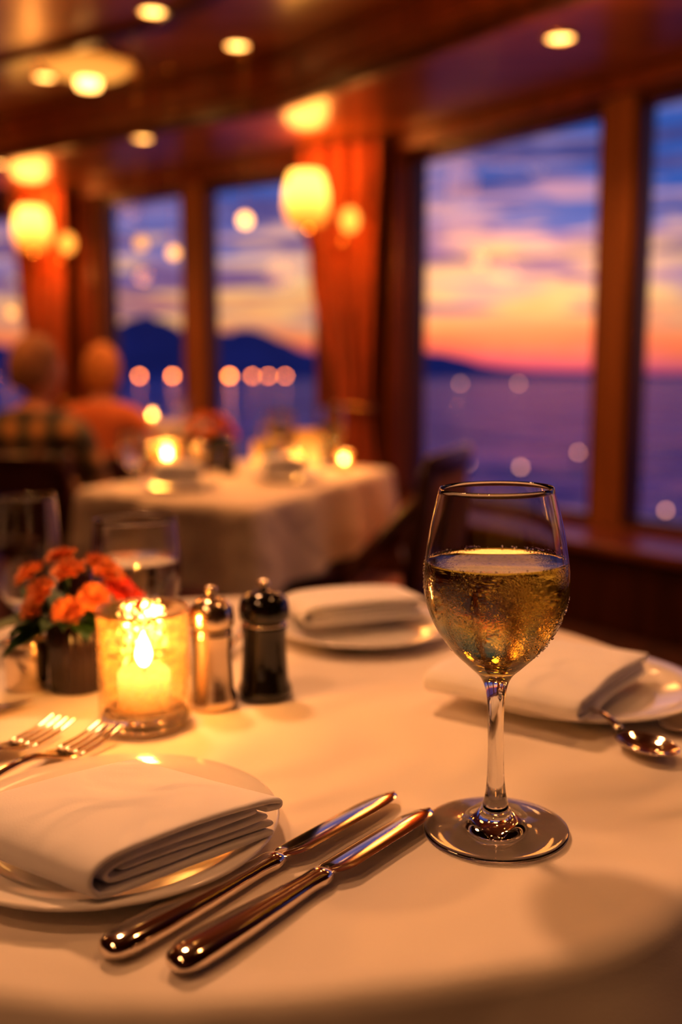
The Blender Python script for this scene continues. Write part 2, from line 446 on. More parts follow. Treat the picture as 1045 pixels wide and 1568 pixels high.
reflection_globe(-.437, 4.6, 1.70, 5.5, .030); reflection_globe(-.80, 4.8, 1.58, 3.0, .028); reflection_globe(-.95, 4.78, 1.62, 1.6, .030); reflection_globe(-1.65, 5.0, 1.31, 2.2, .024)

# ------------------------------------------------------------------ outside
def sea():
    m, nt, b, o = newmat('sea_water')
    b.inputs['Base Color'].default_value = (.022, .065, .22, 1); b.inputs['Roughness'].default_value = .10
    b.inputs['IOR'].default_value = 1.34
    tc = nt.nodes.new('ShaderNodeTexCoord')
    def nz(sx, sy, sc_, det):
        mp = nt.nodes.new('ShaderNodeMapping'); mp.inputs['Scale'].default_value = (sx, sy, 1)
        n = nt.nodes.new('ShaderNodeTexNoise'); n.inputs['Scale'].default_value = sc_; n.inputs['Detail'].default_value = det
        nt.links.new(tc.outputs['Object'], mp.inputs[0]); nt.links.new(mp.outputs[0], n.inputs['Vector']); return n.outputs['Fac']
    b0 = nt.nodes.new('ShaderNodeBump'); b0.inputs['Strength'].default_value = 1; b0.inputs['Distance'].default_value = 5.0
    nt.links.new(nz(.09, .035, 1, 2), b0.inputs['Height'])
    bp = nt.nodes.new('ShaderNodeBump'); bp.inputs['Strength'].default_value = 1; bp.inputs['Distance'].default_value = 1.6
    nt.links.new(nz(.35, .16, 1.0, 5), bp.inputs['Height']); nt.links.new(b0.outputs['Normal'], bp.inputs['Normal']); nt.links.new(bp.outputs['Normal'], b.inputs['Normal'])
    df = nt.nodes.new('ShaderNodeBsdfDiffuse')
    rp = nt.nodes.new('ShaderNodeValToRGB'); rp.color_ramp.elements[0].position = .38; rp.color_ramp.elements[1].position = .62
    rp.color_ramp.elements[0].color = (.02, .12, .46, 1); rp.color_ramp.elements[1].color = (.14, .42, 1.0, 1)
    nt.links.new(nz(.06, .16, 1.0, 4), rp.inputs['Fac']); nt.links.new(rp.outputs['Color'], df.inputs['Color'])
    mx = nt.nodes.new('ShaderNodeMixShader'); mx.inputs[0].default_value = .42
    nt.links.new(df.outputs[0], mx.inputs[1]); nt.links.new(b.outputs[0], mx.inputs[2]); nt.links.new(mx.outputs[0], o.inputs['Surface'])
    return m
obj('sea', [(-9000, 8.8, -5), (-9000, 9000, -5), (9000, 9000, -5), (9000, -9000, -5), (7, -9000, -5), (7, 8.8, -5)], [(0, 5, 2, 1), (5, 4, 3, 2)], sea(), smooth=False)
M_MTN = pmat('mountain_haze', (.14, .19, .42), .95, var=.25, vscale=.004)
prof = [(-900, 560), (-600, 500), (-400, 470), (-250, 500), (-100, 505), (0, 530), (90, 535), (150, 520), (180, 500), (222, 486), (258, 497), (300, 515), (345, 511), (385, 506), (420, 519), (480, 542), (560, 548), (640, 540), (690, 545), (760, 562), (850, 569), (950, 570), (1045, 573), (1300, 572), (1700, 574)]
pp = catmull([(a, b, 0) for a, b in prof], 5); V, F = [], []
DM = 3000
for i, (px, py, _) in enumerate(pp):
    x = (px - 522) / 1525 * DM; h = max(2, (576 - py) / 1500 * DM) * (1 + .06 * noise.noise(Vector((i * .7, 0, 0))))
    for (dy, fz) in ((-500, 0), (-260, .45), (-110, .75), (0, 1), (300, .5), (800, 0)):
        V.append((x * (1 + dy / DM), DM + dy + 60 * noise.noise(Vector((i * .4, dy, 1))) , -6 + (h + 7) * fz * (1 + dy / DM * .8)))
for i in range(len(pp) - 1):
    for j in range(5):
        a = i * 6 + j; F.append((a, a + 1, a + 7, a + 6))
obj('mountain_range', V, F, M_MTN)
parts = []
for px, r in [(211, 1.5), (262, 1.7), (326, 1.6), (350, 2.0), (385, 1.3), (410, 1.2), (436, 1.2), (-60, 1.5), (10, 1.4)]:
    d = 800; x = (px - 522) / 1525 * d
    v, f = lathe_vf([(0, -r), (r * .7, -r * .7), (r, 0), (r * .7, r * .7), (0, r)], 10)
    parts.append(([(a + x, b + d, c + .6) for a, b, c in v], f))
obj('harbour_lights', *merge(parts), M_SHORE)
for (x, y, s) in ((7.8, 60, 1), (10.5, 57, 1), (16.5, 68, 1), (13.4, 40, .7), (74, 612, 7), (108, 600, 7)):  # made-up buoys, stand in for lamp reflections and glints over the sea
    e = empty('glint_buoy', (x, y, -5), 0, s)
    hs = .12 if s > 3 else 1
    lathe('float', [(0, -.1), (.16, -.1), (.17, .08 * hs), (.12, .14 * hs), (.04, .6 * hs), (0, .62 * hs)], M_UPHD, e, 20)
    lathe('glint_ball', [(0, .60 * hs), (.08, .62 * hs), (.12, .62 * hs + .09), (.08, .62 * hs + .18), (0, .62 * hs + .20)], M_GLINT, e, 16)

# dusk sky with cloud bands
w = bpy.data.worlds.new('dusk'); scene.world = w; w.use_nodes = True
nt = w.node_tree; nt.nodes.clear(); L = nt.links.new
tc = nt.nodes.new('ShaderNodeTexCoord'); sp = nt.nodes.new('ShaderNodeSeparateXYZ'); L(tc.outputs['Generated'], sp.inputs[0])
def math_(op, a, b=None, c=None):
    q = nt.nodes.new('ShaderNodeMath'); q.operation = op
    for i, v in enumerate((a, b, c)):
        if v is None: continue
        if isinstance(v, (int, float)): q.inputs[i].default_value = v
        else: L(v, q.inputs[i])
    return q.outputs[0]
def mrange(v, a, b, c, d):
    q = nt.nodes.new('ShaderNodeMapRange'); L(v, q.inputs[0]); q.interpolation_type = 'SMOOTHSTEP'
    for i, x in enumerate((a, b, c, d)): q.inputs[i + 1].default_value = x
    return q.outputs[0]
def noise_(sx, sy, sz, scale, det, off=0, dist=.5, rot=.05):
    mp = nt.nodes.new('ShaderNodeMapping'); mp.inputs['Scale'].default_value = (sx, sy, sz); mp.inputs['Location'].default_value = (off, off, off)
    mp.inputs['Rotation'].default_value = (0, rot, 0)
    L(tc.outputs['Generated'], mp.inputs[0])
    q = nt.nodes.new('ShaderNodeTexNoise'); q.inputs['Scale'].default_value = scale; q.inputs['Detail'].default_value = det; q.inputs['Distortion'].default_value = dist
    L(mp.outputs[0], q.inputs['Vector']); return q.outputs['Fac']
def ramp(v, stops):
    r = nt.nodes.new('ShaderNodeValToRGB'); cr = r.color_ramp
    cr.elements[0].position = stops[0][0]; cr.elements[0].color = (*stops[0][1], 1); cr.elements[1].position = stops[-1][0]; cr.elements[1].color = (*stops[-1][1], 1)
    for p, c in stops[1:-1]:
        q = cr.elements.new(p); q.color = (*c, 1)
    L(v, r.inputs['Fac']); return r.outputs['Color']
def mix(f, a, b, mode='MIX'):
    q = nt.nodes.new('ShaderNodeMixRGB'); q.blend_type = mode
    if isinstance(f, (int, float)): q.inputs[0].default_value = f
    else: L(f, q.inputs[0])
    for i, v in ((1, a), (2, b)):
        if isinstance(v, tuple): q.inputs[i].default_value = (*v, 1)
        else: L(v, q.inputs[i])
    return q.outputs[0]
Z = sp.outputs[2]
zl = math_('MULTIPLY', Z, 2.5)
n1 = noise_(2.2, 2.2, 15, 1.7, 6)
pert = math_('MULTIPLY', math_('MULTIPLY_ADD', n1, .28, -.13), mrange(Z, 0, .10, .12, 1))
el = math_('MULTIPLY', math_('ADD', Z, pert), 2.5)
base = ramp(el, [(0, (.36, .10, .24)), (.04, (.75, .12, .15)), (.09, (1.0, .22, .08)), (.15, (1.0, .40, .13)), (.21, (1.0, .58, .25)), (.27, (.54, .28, .38)), (.36, (.15, .17, .48)), (.50, (.050, .130, .47)), (.70, (.03, .09, .38)), (1, (.015, .045, .23))])
dk = math_('MULTIPLY', mrange(noise_(2.6, 2.6, 26, 1.9, 7, 7.1, .9, .08), .47, .56, 0, 1), mrange(Z, .03, .07, 0, .92))
dkc = ramp(zl, [(0, (.40, .11, .20)), (.2, (.25, .11, .24)), (.35, (.13, .09, .27)), (.6, (.06, .065, .23)), (1, (.03, .04, .18))])
c1 = mix(dk, base, dkc)
lt_ = math_('MULTIPLY', mrange(noise_(3, 3, 34, 2.2, 7, 3.3, .8, .05), .52, .60, 0, 1), .9)
ltc = ramp(zl, [(0, (.70, .14, .17)), (.10, (1, .27, .12)), (.20, (1.0, .60, .26)), (.32, (1.0, .54, .38)), (.44, (.56, .31, .44)), (.62, (.22, .22, .50)), (1, (.06, .08, .28))])
c2 = mix(lt_, c1, ltc)
vm = nt.nodes.new('ShaderNodeVectorMath'); vm.operation = 'DOT_PRODUCT'; sd = Vector((.175, .98, .065)).normalized()
L(tc.outputs['Generated'], vm.inputs[0]); vm.inputs[1].default_value = sd
gl = mrange(vm.outputs['Value'], .985, 1.0, 0, .8)
c3 = mix(gl, c2, mix(1.0, c2, (1.8, 1.45, 1.2), 'MULTIPLY'))
bg = nt.nodes.new('ShaderNodeBackground'); bg.inputs['Strength'].default_value = .92; L(c3, bg.inputs['Color'])
out = nt.nodes.new('ShaderNodeOutputWorld'); L(bg.outputs[0], out.inputs['Surface'])

# ------------------------------------------------------------------ near table
TZ = .75
TC = Vector((-.08, .735))
tab = empty('dining_table', (TC.x, TC.y, 0))
def RT(a):
    d = (a + math.radians(57) + math.pi) % TAU - math.pi
    return .362 + .016 * math.exp(-(d / .22) ** 2)
V, F = [], []
NA = 240
rows = [('r', q) for q in (0, .15, .3, .45, .6, .72, .82, .9, .95, .98)] + [('c', q) for q in (0, 22, 45, 67, 90)] + [('d', q) for q in (.01, .03, .06, .10, .15, .21, .28, .34)]
for kind, q in rows:
    for i in range(NA):
        a = TAU * i / NA; R = RT(a)
        if kind == 'r': rr, z = R * q, 0
        elif kind == 'c':
            t = math.radians(q); rr = R + .012 * math.sin(t); z = -.012 * (1 - math.cos(t))
        else:
            fo = (math.sin(a * 11 + .8 * math.sin(a * 3)) + .4 * math.sin(a * 23 + 1)) * .5
            rr = R + .012 + q * .30 + fo * .16 * q * (1 + q); z = -.012 - q
        V.append((rr * math.cos(a), rr * math.sin(a), TZ + z - .0005))
for j in range(len(rows) - 1):
    for i in range(NA):
        k = (i + 1) % NA
        F.append((j * NA + i, j * NA + k, (j + 1) * NA + k, (j + 1) * NA + i))
obj('tablecloth', V, F, M_CLOTH, tab)
lathe('tabletop', [(0, .715), (.33, .715), (.345, .722), (.345, .742), (.335, .7475), (0, .7475)], M_DARKWOOD, tab, 64)
lathe('pedestal', [(0, 0), (.23, 0), (.22, .02), (.1, .05), (.05, .09), (.04, .3), (.05, .55), (.1, .70), (.16, .715), (0, .715)], M_DARKWOOD, tab, 40)

# wine glass
def wine_glass(x, y):
    e = empty('wine_glass', (x, y, TZ + .0008)); e.rotation_euler = (0, math.radians(-1.1), 0)
    outer = [(0, .0012), (.030, .0004), (.0390, .0002), (.0397, .0009), (.0388, .0017), (.030, .0026), (.018, .0048), (.0105, .0095), (.0066, .017), (.0048, .03), (.0043, .05), (.0045, .068), (.0055, .079), (.0085, .0875), (.0155, .0945), (.0245, .1035), (.0325, .1155), (.0373, .128), (.0388, .139), (.0379, .153), (.0347, .172), (.0302, .1905)]
    inner = [(.0294, .1905), (.0339, .172), (.0371, .153), (.0380, .139), (.0365, .128), (.0317, .116), (.0237, .1045), (.0147, .0965), (.007, .0932), (0, .0925)]
    P = catmull([(a, b, 0) for a, b in outer], 5) + [(.0298, .1910, 0)] + catmull([(a, b, 0) for a, b in inner], 5)
    P = [(max(0, p[0]), p[1]) for p in P]; P[0] = (0, P[0][1]); P[-1] = (0, P[-1][1])
    lathe('glass_body', P, M_MIST, e, 96)
    win = [p for p in catmull([(a, b, 0) for a, b in inner], 8) if p[1] <= .1516]
    win = [(p[0] + .0003 if p[0] > .001 else 0, p[1] - .0002) for p in win]
    win[-1] = (0, win[-1][1])
    top = win[0]
    W = [(0, .1514), (top[0] - .003, .1514), (top[0] - .001, .1517), (top[0], .1521)] + win
    lathe('wine', W, M_WINE, e, 96)
    out_c = catmull([(a, b, 0) for a, b in outer], 10)
    parts = []; ico = bmesh.new(); bmesh.ops.create_icosphere(ico, subdivisions=1, radius=1)
    iv = [v.co.copy() for v in ico.verts]; jf = [tuple(v.index for v in f.verts) for f in ico.faces]; ico.free()
    for _ in range(2000):
        z = random.uniform(.102, .1530); a = random.uniform(0, TAU)
        if noise.noise(Vector((math.cos(a) * 1.6, math.sin(a) * 1.6, z * 40))) < -.15: continue
        rr = min(out_c, key=lambda p: abs(p[1] - z) if p[1] > .09 else 9)[0]
        s = random.choice((.00024, .00034, .00045, .0006, .0008))
        c = Vector((rr * math.cos(a), rr * math.sin(a), z))
        parts.append(([c + q * s for q in iv], jf))
    v, f = merge(parts); obj('condensation', v, f, M_DROP, e, fixn=False)
    return e
wine_glass(.0858, .514)

# cutlery
def heading(dx, dy): return math.atan2(-dx, dy)
def knife(a, b, name='table_knife'):
    d = Vector(b) - Vector(a); Ln = d.length; s = Ln / .208
    e = empty(name, (a[0], a[1], TZ), heading(d.x, d.y))
    hs = [(0, 0, .0058, .0026, .0020), (.002, 0, .0058, .0063, .0040), (.007, 0, .0058, .0090, .0055), (.018, 0, .0057, .0099, .0057), (.045, 0, .0054, .0090, .0053), (.075, 0, .0049, .0070, .0045), (.096, 0, .0046, .0055, .0040), (.101, 0, .0045, .0063, .0044), (.105, 0, .0045, .0065, .0043), (.109, 0, .0043, .0053, .0031), (.112, 0, .0042, .0044, .0018)]
    hs = [(q[0] * s, *q[1:]) for q in hs]
    obj('handle', *loft_vf(hs, 24), M_SILVER, e, sub=1)
    V, F = [], []
    n = 40
    for i in range(n + 1):
        y = .108 + .100 * i / n; t = i / n
        k_ = min(1, t / .12)
        hi = .0045 + .0062 * k_ ** .6; lo = -.0045 - .0055 * min(1, t / .08)
        if t > .66:
            q = (t - .66) / .34
            hi = .0107 - .0038 * q ** 2.2 - .0053 * q ** 9
            lo = -.010 + .0037 * q ** 2 + .0070 * q ** 8
        if hi < lo + .0006: hi = lo + .0006
        y *= s
        z = .0050
        def zt(x): return z + x * .18
        xs = (lo, lo + (hi - lo) * .12, lo + (hi - lo) * .75, hi, lo + (hi - lo) * .75, lo + (hi - lo) * .12)
        dz = (0, .0008, .0010, .0002, -.0006, -.0008)
        V += [(xx, y, zt(xx) + dd_) for xx, dd_ in zip(xs, dz)]
    for i in range(n):
        for j in range(6):
            k = (j + 1) % 6; F.append((i * 6 + j, i * 6 + k, i * 6 + 6 + k, i * 6 + 6 + j))
    F += [(5, 4, 3, 2, 1, 0), tuple(n * 6 + j for j in range(6))]
    obj('blade', V, F, M_SILVER, e, bevel=.0003)
    return e
knife((-.102, .389), (.031, .553)); knife((-.071, .379), (.050, .531))

def fork(tip, back, z=0.0):
    d = Vector(tip) - Vector(back); e = empty('dinner_fork', (back[0], back[1], TZ + z), heading(d.x, d.y))
    Ln = d.length; s = Ln / .19
    hs = [(0, 0, .003, .003, .001), (.003, 0, .003, .008, .0018), (.02, 0, .0032, .009, .002), (.06, 0, .006, .0055, .0022), (.10, 0, .011, .0035, .0022), (.118, 0, .011, .0032, .002), (.127, 0, .0085, .006, .0016), (.135, 0, .006, .0105, .0012), (.143, 0, .0045, .0122, .001), (.150, 0, .004, .0124, .001)]
    parts = [loft_vf([(q[0] * s, *q[1:]) for q in hs], 16)]
    for i in range(4):
        x = -.0105 + i * .007
        ts = [(.148, x, .004, .0022, .001), (.16, x * .98, .0042, .0019, .001), (.175, x * .96, .0062, .0017, .0009), (.187, x * .95, .010, .0013, .0008), (.190, x * .95, .0112, .0004, .0004)]
        parts.append(loft_vf([(q[0] * s, *q[1:]) for q in ts], 10))
    obj('fork_body', *merge(parts), M_SILVER, e, sub=1)
dfx = Vector((.50, .866))
t1 = Vector((-.160, .655)); fork(t1, t1 - dfx * .19)
t2 = Vector((-.196, .668)); fork(t2, t2 - dfx * .19)

def spoon(bowl, end, lift=.0, name='tablespoon', s=1.0):
    d = Vector(bowl) - Vector(end); Ln = d.length
    e = empty(name, (bowl[0], bowl[1], TZ), heading(d.x, d.y), s)
    Ln /= s
    V, F = [], []; NR, NA2 = 8, 28
    for j in range(NR + 1):
        q = j / NR
        for i in range(NA2):
            a = TAU * i / NA2
            V.append((.0165 * q * math.cos(a), .024 * q * math.sin(a) * (1 + .05 * math.cos(a)), .0012 + .0070 * q ** 2.2))
    for j in range(NR):
        for i in range(NA2):
            k = (i + 1) % NA2; F.append((j * NA2 + i, j * NA2 + k, (j + 1) * NA2 + k, (j + 1) * NA2 + i))
    obj('bowl', V, F, M_SILVER, e, solid=.0012, sub=1)
    def zz(q): return .0085 + (lift + .0 - .0085) * q + .010 * math.sin(math.pi * min(1, q * 1.2)) * .6
    hs = []
    for q, hw in ((0, .0045), (.05, .003), (.2, .0026), (.45, .003), (.7, .0048), (.9, .007), (.97, .0062), (1, .002)):
        hs.append((-.0225 - q * (Ln - .0225), 0, zz(q) + .0015, hw, .0013))
    obj('handle', *loft_vf(hs, 14), M_SILVER, e, sub=1)

def plate(x, y, r, name='dinner_plate', z=TZ):
    e = empty(name, (x, y, z))
    P = [(0, .0015), (.5 * r, .0015), (.56 * r, .0), (.60 * r, .0), (.64 * r, .002), (.8 * r, .0065), (r, .0115), (r + .0006, .0128), (r - .001, .0137), (.82 * r, .0090), (.68 * r, .0045), (.6 * r, .0035), (0, .0035)]
    lathe('china', P, M_CHINA, e, 96)
    return e

def napkin(x, y, z, rz, Lx=.10, Ly=.095, h=.022, name='folded_napkin', seed=0, taper=.0, shear=0.0):
    e = empty(name, (x, y, z), rz)
    def ext(path, th, nm, y0, y1, puff, ph=0):
        P = catmull([(a, b, 0) for a, b in path], 6); NY = 30; V, F = [], []
        for j in range(NY + 1):
            t = j / NY; yy = y0 + (y1 - y0) * t
            for i, (a, b, _) in enumerate(P):
                fx = a / Lx
                nz = noise.noise(Vector((a * 32 + seed, yy * 32, b * 20)))
                nz2 = noise.noise(Vector((a * 10 + seed, yy * 10 + 3, b * 10)))
                lift = puff * (b / h) * math.sin(math.pi * min(1, max(0, fx))) * (0.55 + .45 * math.sin(math.pi * t))
                sk = taper * (fx - .5) * (t - .5)
                V.append((a + shear * yy + .0010 * nz + .0035 * nz2 * (b / h), yy + .0025 * noise.noise(Vector((a * 20 + ph, b * 60, seed))) * (1 if t < .5 else -1) + sk, b + lift + .0016 * nz2 * (b / h)))
        m = len(P)
        for j in range(NY):
            for i in range(m - 1):
                F.append((j * m + i, j * m + i + 1, (j + 1) * m + i + 1, (j + 1) * m + i))
        obj(nm, V, F, M_NAPKIN, e, solid=th, sub=1)
    t = h * .17
    ext([(Lx * .985, t * .5), (Lx * .6, t * .5), (.012, t * .55), (.003, h * .22), (.0, h * .5), (.003, h * .78), (.014, h * .94), (Lx * .4, h * .95), (Lx * .85, h * .93), (Lx * .99, h * .88), (Lx * 1.015, h * .78), (Lx * 1.0, h * .72), (Lx * .93, h * .74)], t, 'outer_fold', 0, Ly, .004)
    ext([(Lx * 1.0, h * .29), (Lx * .6, h * .285), (.018, h * .30), (.0115, h * .40), (.010, h * .5), (.0125, h * .62), (.022, h * .71), (Lx * .6, h * .72), (Lx * .90, h * .73)], t, 'inner_fold', .002, Ly - .002, .003, 4)
    ext([(Lx * .975, h * .50), (Lx * .5, h * .50), (.018, h * .50)], t, 'inner_leaf', .003, Ly - .003, .0015, 8)
    return e

plate(-.125, .502, .091)
ang = math.atan2(.068, .078)
napkin(-.112, .412, TZ + .0138, ang, .106, .098, .020, seed=1, shear=-.30)
plate(.022, .925, .085)
napkin(-.035, .900, TZ + .0138, math.radians(20), .125, .07, .019, seed=5)
plate(.185, .748, .096)
napkin(.162, .642, TZ + .0138, math.radians(54.9), .15, .122, .016, seed=9)
spoon((.204, .624), (.163, .690), .0125)
spoon((.243, .668), (.30, .71), .003, 'teaspoon', .85)
spoon((-.085, .93), (-.105, .83), .003, 'teaspoon', .85)
knife((-.37, .60), (-.236, .722), 'butter_knife')

def votive(x, y, z, s=1.0, glow=False):
    e = empty('votive_candle', (x, y, z), 0, s)
    P = [(0, .0), (.029, .0), (.0320, .002), (.0328, .006), (.0330, .083), (.0325, .0855), (.0312, .0855), (.0304, .083), (.0300, .020), (.027, .0145), (0, .0135)]
    lathe('glass_cup', P, M_AMBERGLOW if glow else M_VOTIVE, e, 64)
    lathe('rim_bead', [(.0308, .0850), (.0316, .0862), (.0326, .0864), (.0333, .0852), (.0326, .0842), (.0312, .0842), (.0308, .0850)], M_GLASS, e, 64)
    lathe('thick_base', [(0, .0012), (.0285, .0012), (.031, .004), (.0312, .009), (.028, .0125), (0, .0130)], M_GLASS, e, 64)
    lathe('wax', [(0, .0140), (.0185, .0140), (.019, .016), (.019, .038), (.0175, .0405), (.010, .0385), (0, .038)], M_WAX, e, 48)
    tube('wick', [(0, 0, .037), (.0004, 0, .043), (.001, 0, .046)], .0007, M_WICK, e)
    if not glow:
        lathe('flame', [(0, .0425), (.0032, .0445), (.0055, .050), (.0052, .055), (.0032, .061), (.0012, .066), (0, .069)], M_FLAME, e, 20, smooth_n=4)
        light('flame_light', 'POINT', (0, 0, .075), .65 * s, (1, .42, .10), e, .004)
    return e
votive(-.142, .683, TZ)

def mill(name, x, y, mat, knob, R=.019, H=.094):
    e = empty(name, (x, y, TZ))
    body = [(0, 0), (R * 1.02, 0), (R * 1.08, .002), (R * 1.06, .008), (R * .93, .014), (R * .88, .03), (R * .84, .045), (R * .90, .056), (R * .92, .0575)]
    lathe('body', body + [(0, .0575)], mat, e, 48)
    lathe('collar', [(0, .0577), (R * .86, .0577), (R * .90, .059), (R * .86, .061), (0, .061)], knob, e, 48)
    lathe('head', [(0, .0612), (R * .88, .0612), (R * .98, .064), (R * 1.0, .070), (R * .93, .077), (R * .65, .0825), (R * .25, .0845), (0, .085)], mat, e, 48)
    lathe('knob', [(0, .085), (.003, .085), (.0028, .0868), (.0048, .0885), (.0052, .0905), (.004, .0930), (0, .0942)], knob, e, 24)
mill('salt_mill', -.098, .722, M_STEEL, M_STEEL, .0172)
mill('pepper_mill', -.060, .745, M_BLACK, M_SILVER, .0200)

e = empty('sugar_jar', (-.254, .768, TZ))
lathe('jar', [(0, 0), (.016, 0), (.0175, .002), (.0178, .034), (.0165, .038), (.0172, .040), (.0160, .0405), (.0150, .038), (.0155, .03), (.015, .004), (0, .004)], M_STEEL, e, 48)

def flowers(x, y, z, s=1.0):
    e = empty('flower_vase', (x, y, z), 0, s)
    lathe('tumbler', [(0, 0), (.0185, 0), (.0195, .002), (.0205, .03), (.0215, .054), (.0205, .0548), (.0195, .053), (.0180, .004), (0, .004)], M_TUMBLER, e, 144, rib=.03)
    rnd = random.Random(3)
    heads = [(-.022, -.010, .074), (.016, -.014, .070), (-.004, -.004, .088), (-.034, .004, .084), (.032, .0, .074), (.014, .012, .090), (-.014, .016, .094), (.0, -.022, .062), (.040, .008, .062), (-.028, -.008, .060), (.024, .0, .086)]
    for k, h in enumerate(heads):
        c = Vector(h); axis = (c - Vector((0, 0.02, .03))).normalized(); q = axis.to_track_quat('Z', 'Y')
        parts = []; g = .82
        for lay, (cnt, rad, tilt, sz) in enumerate(((8, .002, .15, .0130), (7, .0018, .6, .0110), (6, .0012, 1.05, .008), (3, .0005, 1.35, .006))):
            for i in range(cnt):
                a = TAU * i / cnt + lay * .4 + rnd.uniform(-.15, .15); tl = tilt + rnd.uniform(-.2, .2)
                V, F = [], []
                for r_ in range(5):
                    t = r_ / 4; wd = sz * .50 * math.sin(math.pi * min(1, .12 + t * .8)) ** .7
                    for c_ in (-1, -.5, 0, .5, 1):
                        px = rad + sz * t * math.cos(tl * (1 - .3 * t)); pz = sz * t * math.sin(tl) + .0022 * abs(c_) * t * 1.5 - .002 * t * t + .0009 * math.sin(c_ * 6 + i)
                        p = Vector((px, wd * c_, pz)) * g; p.rotate(Matrix.Rotation(a, 3, 'Z')); p.rotate(q)
                        V.append(c + p)
                for r_ in range(4):
                    for c_ in range(4):
                        b = r_ * 5 + c_; F.append((b, b + 1, b + 6, b + 5))
                parts.append((V, F))
        obj('blossom', *merge(parts), M_PETAL2 if k in (4, 8) else M_PETAL, e, fixn=False)
        tube('stem', [(h[0] * .1, h[1] * .1, .01), (h[0] * .4, h[1] * .4, .04), (h[0], h[1], h[2])], .0012, M_LEAF, e)
    parts = []
    for k in range(20):
        a = TAU * k / 20 + rnd.uniform(-.2, .2); ln = rnd.uniform(.026, .042); up = rnd.uniform(-.15, .8)
        if 2.5 < a < 4.2: ln *= 1.3; up = rnd.uniform(-.3, .5)
        V, F = [], []
        for r_ in range(7):
            t = r_ / 6; wd = ln * .30 * math.sin(math.pi * t ** .8)
            for c_ in (-1, 0, 1):
                p = Vector((.014 + ln * t * math.cos(up), wd * c_, .054 + ln * t * math.sin(up) + .003 * abs(c_) - .010 * t * t)); p.rotate(Matrix.Rotation(a, 3, 'Z')); V.append(p)
        for r_ in range(6):
            for c_ in range(2):
                b = r_ * 3 + c_; F.append((b, b + 1, b + 4, b + 3))
        parts.append((V, F))
    obj('leaves', *merge(parts), M_LEAF, e, fixn=False)
flowers(-.212, .765, TZ, 1.1)

def goblet(x, y, z, h=.12, r=.037, water=True, name='water_goblet', liq=None):
    e = empty(name, (x, y, z)); k = h / .12; q = r / .037
    outer = [(0, .001), (.026 * q, .0003), (.031 * q, .001), (.024 * q, .003), (.009, .006), (.0055, .012), (.0055, .018), (.010, .025), (.022 * q, .034), (.032 * q, .048), (.0365 * q, .066), (.037 * q, .082), (.0355 * q, .102), (.0335 * q, .12)]
    inner = [(.0320 * q, .12), (.0338 * q, .102), (.0353 * q, .082), (.0347 * q, .066), (.0302 * q, .0495), (.021 * q, .0365), (.009, .0300), (0, .0290)]
    P = catmull([(a, b * k, 0) for a, b in outer], 4) + catmull([(a, b * k, 0) for a, b in inner], 4)
    P = [(max(0, p[0]), p[1]) for p in P]; P[0] = (0, P[0][1]); P[-1] = (0, P[-1][1])
    lathe('glass_body', P, M_GLASS, e, 64)
    if water:
        lv = .085 * k
        wi = [p for p in catmull([(a, b * k, 0) for a, b in inner], 6) if p[1] <= lv]
        wi = [(p[0] + .0003 if p[0] > .001 else 0, p[1] - .0002) for p in wi]; wi[-1] = (0, wi[-1][1])
        lathe('water', [(0, lv)] + [(wi[0][0], lv)] + wi, liq or M_WATER, e, 64)
goblet(-.184, .865, TZ, .124, .040)
goblet(-.297, .905, TZ, .140, .033, False)

# ------------------------------------------------------------------ second table
def table2(ox, oy, a, la, b, lb, drop, name='dining_table', ped=None):
    e = empty(name, (ox, oy, 0))
    A = Vector(a).normalized(); B = Vector(b).normalized()
    n = 56; V, F = [], []
    dd = drop + .012
    def ax(t, L):
        s = -dd + (L + 2 * dd) * t
        c = min(max(s, 0), L); return c, s - c
    for j in range(n + 1):
        for i in range(n + 1):
            s, ds = ax(i / n, la); t, dt = ax(j / n, lb)
            ex = math.hypot(ds, dt)
            p = A * s + B * t
            z = 0
            if ex > 0:
                dirv = (A * ds + B * dt).normalized()
                par = (s if abs(ds) < abs(dt) else t)
                fo = .016 * math.sin(par * 26 + 1) * min(1, ex / drop) * (1 if (abs(ds) > 0) != (abs(dt) > 0) else .3)
                rr = min(ex, .012)
                p += dirv * (rr * .8 + max(0, ex - .012) * .12 + fo)
                z = -(rr * .5) - max(0, ex - .012)
                if abs(ds) > 0 and abs(dt) > 0: z *= 1.05
            V.append((p.x, p.y, TZ + z))
    for j in range(n):
        for i in range(n):
            q = j * (n + 1) + i; F.append((q, q + 1, q + n + 2, q + n + 1))
    obj('tablecloth', V, F, M_CLOTH2, e, sub=1)
    m = .012
    poly = [A * m + B * m, A * (la - m) + B * m, A * (la - m) + B * (lb - m), A * m + B * (lb - m)]
    obj('tabletop', *prism(poly, .715, TZ - .004), M_DARKWOOD, e, smooth=False)
    c = Vector(ped) - Vector((ox, oy)) if ped else (A * la + B * lb) / 2
    lathe('pedestal', [(0, 0), (.20, 0), (.19, .02), (.08, .05), (.04, .09), (.035, .3), (.04, .6), (.10, .70), (.12, .715), (0, .715)], M_DARKWOOD, e, 32, loc=(c.x, c.y, 0))
    return e
OX, OY = -.173, 1.876
a2 = Vector((.36, .933)).normalized(); b2 = Vector((-.80, .60)).normalized()
table2(OX, OY, a2, .86, b2, .52, .17, ped=(-.30, 2.40))
def T2(s, t): return Vector((OX, OY)) + a2 * s + b2 * t
p = T2(.30, .46); votive(p.x, p.y, TZ, 1.1)
p = T2(.68, .08); votive(p.x, p.y, TZ, .62)
p = T2(.60, .20); votive(p.x, p.y, TZ, .62)
p = T2(.80, .26); votive(p.x, p.y, TZ, 1.15, True)  # flameless self-glowing cup, added for the orange glimmer of lit glasses
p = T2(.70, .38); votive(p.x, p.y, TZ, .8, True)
p = T2(.50, .45); flowers(p.x, p.y, TZ, 1.55)
